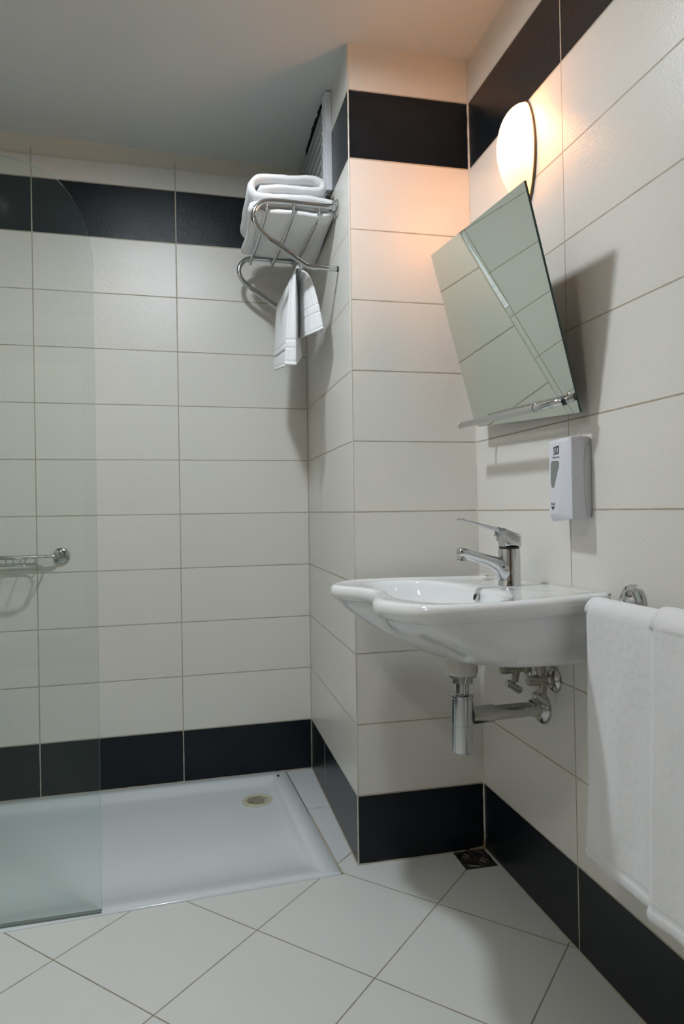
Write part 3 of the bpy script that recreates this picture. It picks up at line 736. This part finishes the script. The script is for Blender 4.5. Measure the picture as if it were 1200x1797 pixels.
# ------------------------------------------------------------------ angle valves
def valve(y, zc, xa, xb, oz, label, tilt):
    xw = xr(y, zc) - .0005
    t = thing('angle_valve', label, 'valve', (xw, y, zc)); t['group'] = 'angle valves under the basin'
    bm = nb(); lathe(bm, (xw, y, zc), (-1, 0, 0), [(.031, 0), (.031, .002), (.026, .008), (.018, .012), (.013, .013), (.012, .02)], 36); B('wall_rosette', bm, M_chrome_d, t)
    bm = nb(); lathe(bm, (xw-.006, y, zc), (-1, 0, 0), [(.014, 0), (.014, .012), (.0100, .016), (.0095, xw-xb-.006), (.0115, xw-xb-.006), (.0120, xw-xb), (.0120, xw-xa-.014), (.010, xw-xa-.006), (0, xw-xa-.006)], 28)
    B('valve_body', bm, M_brass, t)
    xo = xa + .034
    bm = nb(); lathe(bm, (xo, y, zc), (0, 0, 1), [(.008, 0), (.008, .018), (.0118, .018), (.0118, .032), (.0095, .034), (.005, .036), (.005, oz)], 6 if False else 20); B('outlet_nut', bm, M_brass, t)
    bm = nb(); d_ = Vector((-.35, -.25*tilt, -1)).normalized(); s0 = Vector((xo+.006, y-.004, zc-.006))
    tube(bm, [s0, s0 + d_*.026], .0095, 16); B('stem_housing', bm, M_brass, t)
    bm = nb(); tube(bm, [s0 + d_*.024, s0 + d_*.038], .004, 12); B('stem', bm, M_chrome_d, t)
    c_ = s0 + d_*.038; bm = nb()
    ax = Vector((.85, 0, -.55)).normalized() if True else None
    tube(bm, catmull([c_ - ax*.023, c_ - ax*.015, c_, c_ + ax*.015, c_ + ax*.023], 4), [q_*1.25 for q_ in [.005, .0068, .0075, .0072, .0070, .0072, .0070, .0066, .0066, .0066, .0070, .0072, .0070, .0072, .0075, .0068, .005]], 14)
    B('handle', bm, M_chrome_d, t)
    return t
valve(1.462, .594, .764, .800, .076, 'tarnished angle valve with round rosette, the nearer of the two under the basin', 1)
valve(1.572, .597, .750, .800, .073, 'tarnished angle valve beyond the nearer one, above the waste pipe', 1)

# ------------------------------------------------------------------ floor drain
fd = thing('floor_drain', 'small dark square metal floor drain in the corner by the pier', 'floor drain', (.7785, 1.815, 0))
bm = nb(); box(bm, .7315, .826, 1.7665, 1.8665, -.004, .0016, .001); B('drain_plate', bm, M_drainbg, fd, smooth=False)
bm = nb(); cxd, cyd = .779, 1.8165
lathe(bm, (cxd, cyd, .0016), (0, 0, 1), [(.0465, -.001), (.0465, .0012), (.0445, .002), (.0425, .0012), (.0425, -.001)], 48); B('drain_rim', bm, M_chrome_d, fd)
bm = nb(); lathe(bm, (cxd, cyd, .001), (0, 0, 1), [(.012, 0), (.012, .002), (0, .0024)], 24)
for k in range(12):
    q = 2*PI*k/12 + .1; c_, s_ = math.cos(q), math.sin(q)
    tube(bm, [(cxd+c_*.017, cyd+s_*.017, .0022), (cxd+c_*.036, cyd+s_*.036, .0022)], .0016, 8)
B('drain_grate', bm, M_drainm, fd)

# ------------------------------------------------------------------ towel rack on the pier side
rk = thing('towel_rack', 'chrome tubular towel rack on the side of the pier', 'towel rack', (.45, 2.25, 1.73))
near = [(.4506, 2.023, 1.9175), (.3979, 2.023, 1.9188), (.3255, 2.023, 1.9208), (.2600, 2.023, 1.9219), (.2240, 2.023, 1.915), (.2015, 2.023, 1.8910), (.1985, 2.023, 1.8640), (.2107, 2.023, 1.8380), (.2385, 2.023, 1.8140), (.2778, 2.023, 1.7870), (.3117, 2.023, 1.7637), (.3390, 2.023, 1.7455), (.3620, 2.023, 1.7345), (.4, 2.023, 1.7325), (.4465, 2.023, 1.7318)]
FYR = 2.495
def toFar(p): return (p[0] - .0105, FYR, p[2] - .0)
farp = [toFar(p) for p in near]; farp[0] = (xs(1.9)-.0, FYR, near[0][2]); farp[-1] = (xs(1.73)-.003, FYR, near[-1][2])
for nm_, pp in (('near', near), ('far', farp)):
    bm = nb(); tube(bm, catmull(pp, 6), .0083, 18); B('side_frame', bm, M_chrome, rk)
    bm = nb(); lathe(bm, (xs(1.9)-.0004, pp[0][1], pp[0][2]), (-1, 0, 0), [(.024, 0), (.024, .004), (.021, .007), (.0115, .0085), (.0115, .018), (.008, .018)], 30); B('wall_flange', bm, M_chrome, rk)
    bm = nb(); lathe(bm, (pp[-1][0]-.001, pp[-1][1], pp[-1][2]), (1, 0, 0), [(.0085, 0), (.0088, .001), (.0088, .004), (.0, .0042)], 16); B('end_plug', bm, M_black, rk)
for xa in (.2357, .3168, .3947):
    bm = nb(); xb = xa - .010
    P_ = catmull([(xa, 2.023, 1.914), (xa, 2.030, 1.900), (xa, 2.055, 1.892), (xa-.002, 2.12, 1.887), (lerp(xa, xb, .5), 2.26, 1.884), (xb, 2.40, 1.887), (xb, 2.465, 1.892), (xb, 2.488, 1.900), (xb, FYR, 1.914)], 6)
    tube(bm, P_, .0052, 14); B('shelf_rod', bm, M_chrome, rk)
RDX, RDZ = .337, 1.738
bm = nb(); tube(bm, catmull([(RDX, 2.023, 1.742), (RDX, 2.033, 1.735), (RDX, 2.06, 1.7315), (RDX-.004, 2.26, 1.7305), (RDX-.010, 2.46, 1.7315), (RDX-.0105, FYR, 1.742)], 6), .0052, 14); B('lower_rod', bm, M_chrome, rk)

# ------------------------------------------------------------------ folded bath towels on the rack
def ribbon(line, t, y0, y1, ny=14, n=7, seedv=0, endround=True, sag=0.):
    """thick cloth: centre line in xz extruded along y with soft ends"""
    L = catmull([(x, 0, z) for x, z in line], n); m_ = len(L); left = []; right = []
    for i, p in enumerate(L):
        d = (L[min(i+1, m_-1)] - L[max(i-1, 0)]); d = Vector((d.x, 0, d.z)).normalized(); nn = Vector((-d.z, 0, d.x))
        left.append(p + nn*t/2); right.append(p - nn*t/2)
    e0 = L[0] - (L[1]-L[0]).normalized()*t*.42; e1 = L[-1] + (L[-1]-L[-2]).normalized()*t*.42
    loop = left + [e1] + right[::-1] + [e0]
    cen = sum(loop, Vector()) / len(loop)
    bm = nb(); rings = []
    for j in range(ny+1):
        s = j/ny; y = lerp(y0, y1, s)
        sh = 1.0 if 0 < j < ny else .0
        ring = []
        for i, p in enumerate(loop):
            c_i = i if i < m_ else (2*m_ - i if i <= 2*m_ else 0)
            c_i = max(0, min(m_-1, c_i)); c0 = L[c_i]
            q = p if 0 < j < ny else c0.lerp(p, .55)
            nz_ = noise.noise(Vector((q.x*22+seedv, y*9, q.z*22)))*.0035 + noise.noise(Vector((q.x*60+seedv, y*30, q.z*60)))*.0012
            ring.append(bm.verts.new((q.x + nz_, y + (0.004*noise.noise(Vector((q.x*18, j, q.z*18+seedv)))), q.z + nz_ - sag*s)))
        rings.append(ring)
    N = len(loop)
    for a, b in zip(rings, rings[1:]):
        for i in range(N): k = (i+1) % N; bm.faces.new((a[i], a[k], b[k], b[i]))
    for ring in (rings[0], rings[-1]):   # strip caps
        for i in range(m_-1): bm.faces.new((ring[i], ring[i+1], ring[2*m_ - 1 - i], ring[2*m_ - i]) if ring is rings[-1] else (ring[i], ring[2*m_-i], ring[2*m_-1-i], ring[i+1]))
        bm.faces.new((ring[m_-1], ring[m_], ring[m_+1])); bm.faces.new((ring[0], ring[2*m_+1], ring[2*m_]))
    return bm
YA, YB = 2.035, 2.405
o = B('bath_towel', ribbon([(a_, b_ + .003) for a_, b_ in [(.437, 1.9385), (.40, 1.944), (.33, 1.9445), (.25, 1.9415), (.212, 1.945), (.196, 1.960), (.198, 1.982), (.222, 1.9975), (.28, 2.0025), (.34, 2.0045), (.388, 2.005), (.408, 1.998), (.412, 1.985), (.402, 1.974), (.37, 1.970), (.31, 1.9715), (.25, 1.969), (.222, 1.966)]], .0225, YA+.004, YB-.02, seedv=3, sag=-.0), M_towel, root=(.31, 2.22, 1.93), angle=180)
tag(o, 'white folded bath towel on top of the rack, the upper one with rolled layers', 'towel', 'bath towels on the rack')
bm = ribbon([(.425, 1.9145), (.39, 1.9185), (.30, 1.9205), (.23, 1.9195), (.2, 1.912), (.2, 1.9025), (.23, 1.8985), (.30, 1.8965), (.38, 1.8965), (.420, 1.8990), (.4395, 1.9080)], .0185, YA, YB-.01, seedv=9)
for v in bm.verts:
    s = max(0, (v.co.x - .39) / .05); t_ = max(0, (v.co.y - 2.06) / .34); v.co.z -= .030 * s * t_
    if v.co.x < .215: v.co.x += .012*math.sin((v.co.y - 2.05)*9) - .004
o = B('bath_towel', bm, M_towel, root=(.31, 2.22, 1.89), angle=180)
tag(o, 'white folded bath towel lying flat on the rack bars, the lower one', 'towel', 'bath towels on the rack')

# ------------------------------------------------------------------ hand towel on the lower rod
def interp(poly, u):
    u = max(0, min(1, u)) * (len(poly)-1); i = min(int(u), len(poly)-2); f = u - i; f = f*f*(3-2*f)
    return [lerp(a, b, f) for a, b in zip(poly[i], poly[i+1])]
Ls = [(.300, 2.415, 1.500), (.297, 2.36, 1.490), (.299, 2.28, 1.476), (.302, 2.19, 1.464), (.313, 2.135, 1.458), (.294, 2.092, 1.452), (.309, 2.072, 1.446), (.3235, 2.072, 1.446), (.330, 2.11, 1.455), (.345, 2.15, 1.475), (.362, 2.19, 1.500)]
Rs = [(.345, 2.38, 1.600), (.347, 2.31, 1.590), (.350, 2.24, 1.575), (.355, 2.18, 1.556), (.362, 2.13, 1.550), (.378, 2.085, 1.548), (.395, 2.066, 1.553), (.4085, 2.060, 1.559), (.414, 2.085, 1.560), (.416, 2.11, 1.560), (.418, 2.13, 1.560)]
Ty = [[2.415], [2.36], [2.29], [2.21], [2.14], [2.10], [2.075], [2.062], [2.066], [2.085], [2.10]]
def htowel(u, v):
    y0 = interp(Ty, u)[0]; top = (RDX-.001 - .011*(y0-2.03)/.46, y0, RDZ + .002 - .004*math.sin(PI*(y0-2.03)/.46))
    if v < .46:
        s = 1 - v/.46; L = interp(Ls, u); a = s**.48
        x = lerp(top[0]-.009, L[0], a*.9 + .1*s); y = lerp(y0, L[1], min(1, s*1.4)**.8); z = lerp(top[2]-.006, L[2], s)
    elif v > .54:
        s = (v-.54)/.46; L = interp(Rs, u); a = s**.44
        x = lerp(top[0]+.009, L[0], a); y = lerp(y0, L[1], min(1, s*1.4)**.8); z = lerp(top[2]-.006, L[2], s)
    else:
        q = (v-.46)/.08*PI; x = top[0] - .009*math.cos(q); y = y0; z = top[2] - .006 + .010*math.sin(q)
    nz_ = noise.noise(Vector((x*30, y*20, z*9)))*.002
    return (x + nz_, y, z)
ht = thing('hand_towel', 'white hand towel hanging over the lower rod of the chrome rack', 'towel', (.34, 2.1, 1.74))
def ht_t(u, v):
    t_ = .0046
    for a0, a1 in ((.085, .125), (.80, .86)):          # woven borders stand between two pressed lines
        for e in (a0, a1): t_ -= .0034*math.exp(-((v-e)/.0045)**2)
        if a0 < v < a1: t_ += .0006
    for e in (.0, 1.0): t_ += .0030*math.exp(-((v-e)/.008)**2)
    for e in (.018, .982): t_ -= .0028*math.exp(-((v-e)/.004)**2)
    return t_
bm = nb(); cloth(bm, htowel, 90, 240, ht_t)
B('towel_cloth', bm, M_towel, ht, angle=180)
bm = nb(); cloth(bm, lambda a, b: Vector(htowel(lerp(.02, .40, a), lerp(.118, .092, b))) + Vector((-.0030, -.0006, 0)), 16, 4, lambda u, v: .0012)
B('woven_border', bm, M_towel_s, ht, angle=180)

# ------------------------------------------------------------------ ventilation grille on the pier side
vg = thing('ventilation_grille', 'grey slatted ventilation grille high on the side of the pier', 'ventilation grille', (.44, 2.35, 2.0))
VX = .437; VB, VT = 2.010, 2.3
bm = nb(); box(bm, VX-.004, .4525, 2.095, 2.116, VB-.006, VT+.012, .0012); box(bm, VX-.0075, VX-.002, 2.118, 2.130, VB, VT+.010, .001)
B('frame', bm, M_ventf, vg, smooth=False)
bm = nb(); box(bm, VX, .4525, 2.116, 2.598, VB-.012, VB-.002); box(bm, VX-.002, .4525, 2.588, 2.600, VB-.012, VT); B('frame', bm, M_vent, vg, smooth=False)
bm = nb(); box(bm, VX+.001, VX+.006, 2.130, 2.185, VB, VT+.004)
B('hinge_strip', bm, plain('hinge', (.42, .44, .45), .35, .4), vg, smooth=False)
for k in range(8):
    z0 = VB + .001 + k*.0362
    bm = nb(); prism(bm, [(VX+.004, 2.178, z0+.0335), (VX-.001, 2.178, z0+.0320), (VX-.0045, 2.178, z0+.003), (VX-.003, 2.178, z0), (VX+.004, 2.178, z0)], (0, .410, 0))
    B('slat', bm, M_vent, vg, smooth=False)
    bm = nb(); box(bm, VX-.006, VX+.002, 2.142, 2.156, z0+.010, z0+.020); B('slat_clip', bm, M_ventf, vg, smooth=False)
bm = nb(); box(bm, VX+.013, .4515, 2.12, 2.595, VB, VT+.01); B('backing', bm, M_dark, vg, smooth=False)
# torn black gap between the grille and the ceiling
bm = nb(); top_, bot_ = [], []
N_ = 46; pl = []
for i in range(N_+1):
    y = lerp(2.135, 2.50, i/N_); env = math.sin(PI*min(1, max(0, i/N_)))**.4
    pl.append((VX + .004 - env*(.006 + .010*abs(noise.noise(Vector((i*.55, 3, 0)))) + .004*random.random()), y))
poly = [(x, y, ZC-.001) for x, y in pl] + [(VX+.012, 2.50, ZC-.001), (VX+.012, 2.135, ZC-.001)]
zz = min(cz(x, y) for x, y in pl) - .0035
poly = [(x, y, zz) for x, y, _ in poly]
prism(bm, poly, (0, 0, .012)); B('torn_seal', bm, M_dark, vg, smooth=False)['label'] = 'ragged black seal between grille and ceiling'

# ------------------------------------------------------------------ soap basket rail on the back wall
sb = thing('soap_basket', 'chrome wire soap basket on a round wall flange inside the shower', 'soap basket', (-.6, 2.55, .83))
yb = dd(-.446)
bm = nb(); lathe(bm, (-.446, yb-.0005, .8535), (0, -1, 0), [(.0275, 0), (.0275, .006), (.024, .010), (.013, .012), (.012, .02), (.0, .02)], 36); B('wall_flange', bm, M_chrome_d, sb)
bm = nb(); lathe(bm, (-.90, dd(-.9)-.0005, .8535), (0, -1, 0), [(.0275, 0), (.0275, .006), (.024, .010), (.013, .012), (.012, .02), (.0, .02)], 36); B('wall_flange', bm, M_chrome_d, sb)
yq = yb - .03
bm = nb(); tube(bm, catmull([(-.446, yb-.010, .8535), (-.452, yb-.024, .8535), (-.470, yb-.034, .8535), (-.52, yb-.036, .8535), (-.83, yb-.050, .8535), (-.88, yb-.046, .8535), (-.898, yb-.036, .8535), (-.90, dd(-.9)-.010, .8535)], 6), .0055, 12); B('wall_rail', bm, M_chrome_d, sb)
bm = nb(); tube(bm, catmull([(-.49, yb-.042, .8540), (-.52, yb-.028, .8560), (-.66, yb-.026, .8560), (-.80, yb-.028, .8560), (-.84, yb-.060, .8545), (-.80, yb-.128, .8540), (-.66, yb-.130, .8540), (-.53, yb-.128, .8540), (-.50, yb-.095, .8540)], 8, True), .0028, 10); B('basket_rim', bm, M_chrome_d, sb)
bm = nb(); tube(bm, catmull([(-.530, yb-.040, .8300), (-.66, yb-.038, .8290), (-.79, yb-.040, .8300), (-.79, yb-.115, .8300), (-.66, yb-.118, .8290), (-.535, yb-.115, .8300)], 8, True), .0028, 10)
tube(bm, [(-.53, yb-.045, .829), (-.512, yb-.040, .856)], .0024, 8); tube(bm, [(-.545, yb-.115, .829), (-.535, yb-.127, .854)], .0024, 8)
for x in (-.575, -.62, -.665, -.71, -.755):
    tube(bm, catmull([(x, yb-.129, .8540), (x, yb-.120, .832), (x, yb-.078, .8275), (x, yb-.036, .832), (x, yb-.027, .856)], 4), .0018, 8)
B('basket_wires', bm, M_chrome_d, sb)

# ------------------------------------------------------------------ towel bar on the right wall
TBX, TBZ = .768, .7985
tb = thing('towel_bar', 'chrome towel bar with round wall flange right of the washbasin', 'towel bar', (.82, .9, .8))
def flange(y, z=.8145):
    bm = nb(); lathe(bm, (xr(y, z)-.0005, y, z), (-1, 0, 0), [(.0345, 0), (.0345, .003), (.032, .009), (.0235, .012), (.0235, .018), (.019, .022), (.012, .026), (.0, .027)], 40); return B('wall_flange', bm, M_chrome, tb)
flange(1.1645); flange(.60)
bm = nb(); tube(bm, catmull([(.81, 1.1645, .8100), (.795, 1.1645, .806), (.778, 1.1645, .800), (TBX, 1.1645, TBZ)], 5), .010, 16); B('bar_bracket', bm, M_chrome, tb)
bm = nb(); tube(bm, catmull([(.81, .60, .8100), (.795, .60, .806), (.778, .60, .800), (TBX, .60, TBZ)], 5), .010, 16); B('bar_bracket', bm, M_chrome, tb)
bm = nb(); tube(bm, [(TBX+.004, 1.212, TBZ), (TBX+.004, 1.20, TBZ), (TBX, 1.0, TBZ), (TBX, .575, TBZ)], .0095, 18); B('bar', bm, M_chrome, tb)

def bath(y0, y1, zf, zb, out, sd_, label, ramp=0.):
    """towel draped over the bar: front flap to zf, back flap to zb"""
    t = thing('bath_towel', label, 'towel', (TBX, (y0+y1)/2, zf)); t['group'] = 'bath towels on the bar'
    R = .0185 + out
    def f(u, v):
        y = lerp(y0, y1, u)
        if v < .12: s = v/.12; x = TBX + R; z = lerp(zb, TBZ, s)
        elif v < .28: q = (v-.12)/.16*PI; x = TBX + R*math.cos(q); z = TBZ + R*math.sin(q)*1.0
        else:
            s = (v-.28)/.72; x = TBX - R - .008*s*s; z = lerp(TBZ, zf + ramp*(y-y0), s)
            x += .0035*s*math.sin(u*6.5+sd_) + .0018*s*math.sin(u*15+sd_*2) + .0035*noise.noise(Vector((y*14, z*7, sd_)))
        edge = min(u, 1-u)*(y1-y0)
        rd = max(0, 1 - edge/.010); x += .004*rd*(1 if v > .28 else -1)
        y += .003*noise.noise(Vector((z*9, sd_*3, u)))
        # rounded corner at the hem
        if v > .985: y = lerp((y0+y1)/2, y, 1-.01*(v-.985)/.015)
        return (min(x + .0005*noise.noise(Vector((y*70, z*70, sd_))), .8135), y, z)
    bm = nb(); cloth(bm, f, 110, 220, lambda u, v: .0068 + .0022*math.exp(-((v-1)/.006)**2) - .0030*math.exp(-((v-.962)/.0035)**2), lambda p: Vector((min(p.x, xr(p.y, p.z) - .001), p.y, p.z)))
    B('towel_cloth', bm, M_towel, t, angle=180)
    bm = nb()
    P_ = [Vector(f(lerp(.01, .99, u/60), .985)) + Vector((-.0016, 0, 0)) for u in range(61)]
    tube(bm, P_, .0105, 12, sx=.42, up=(0, 0, 1)); B('hem', bm, M_towel_s, t, angle=180)
    return t
bath(.955, 1.183, .330, .46, .0045, 1.0, 'white terry bath towel on the bar, the one nearer the washbasin')
bath(.70, .985, .322, .46, .0125, 4.0, 'white terry bath towel on the bar, overlapping the first and cut by the photo edge')
# old drill hole mark low on the right wall
bm = nb(); lathe(bm, (xr(1.03, .245)-.0004, 1.031, .2455), (-1, 0, 0), [(.006, 0), (.0055, .0005), (0, .0006)], 14)
tag(B('wall_plug', bm, plain('plug', (.12, .2, .14), .6), root=(xr(1.03, .245), 1.031, .2455)), 'small green plugged screw hole low on the wall under the towels', 'wall plug')
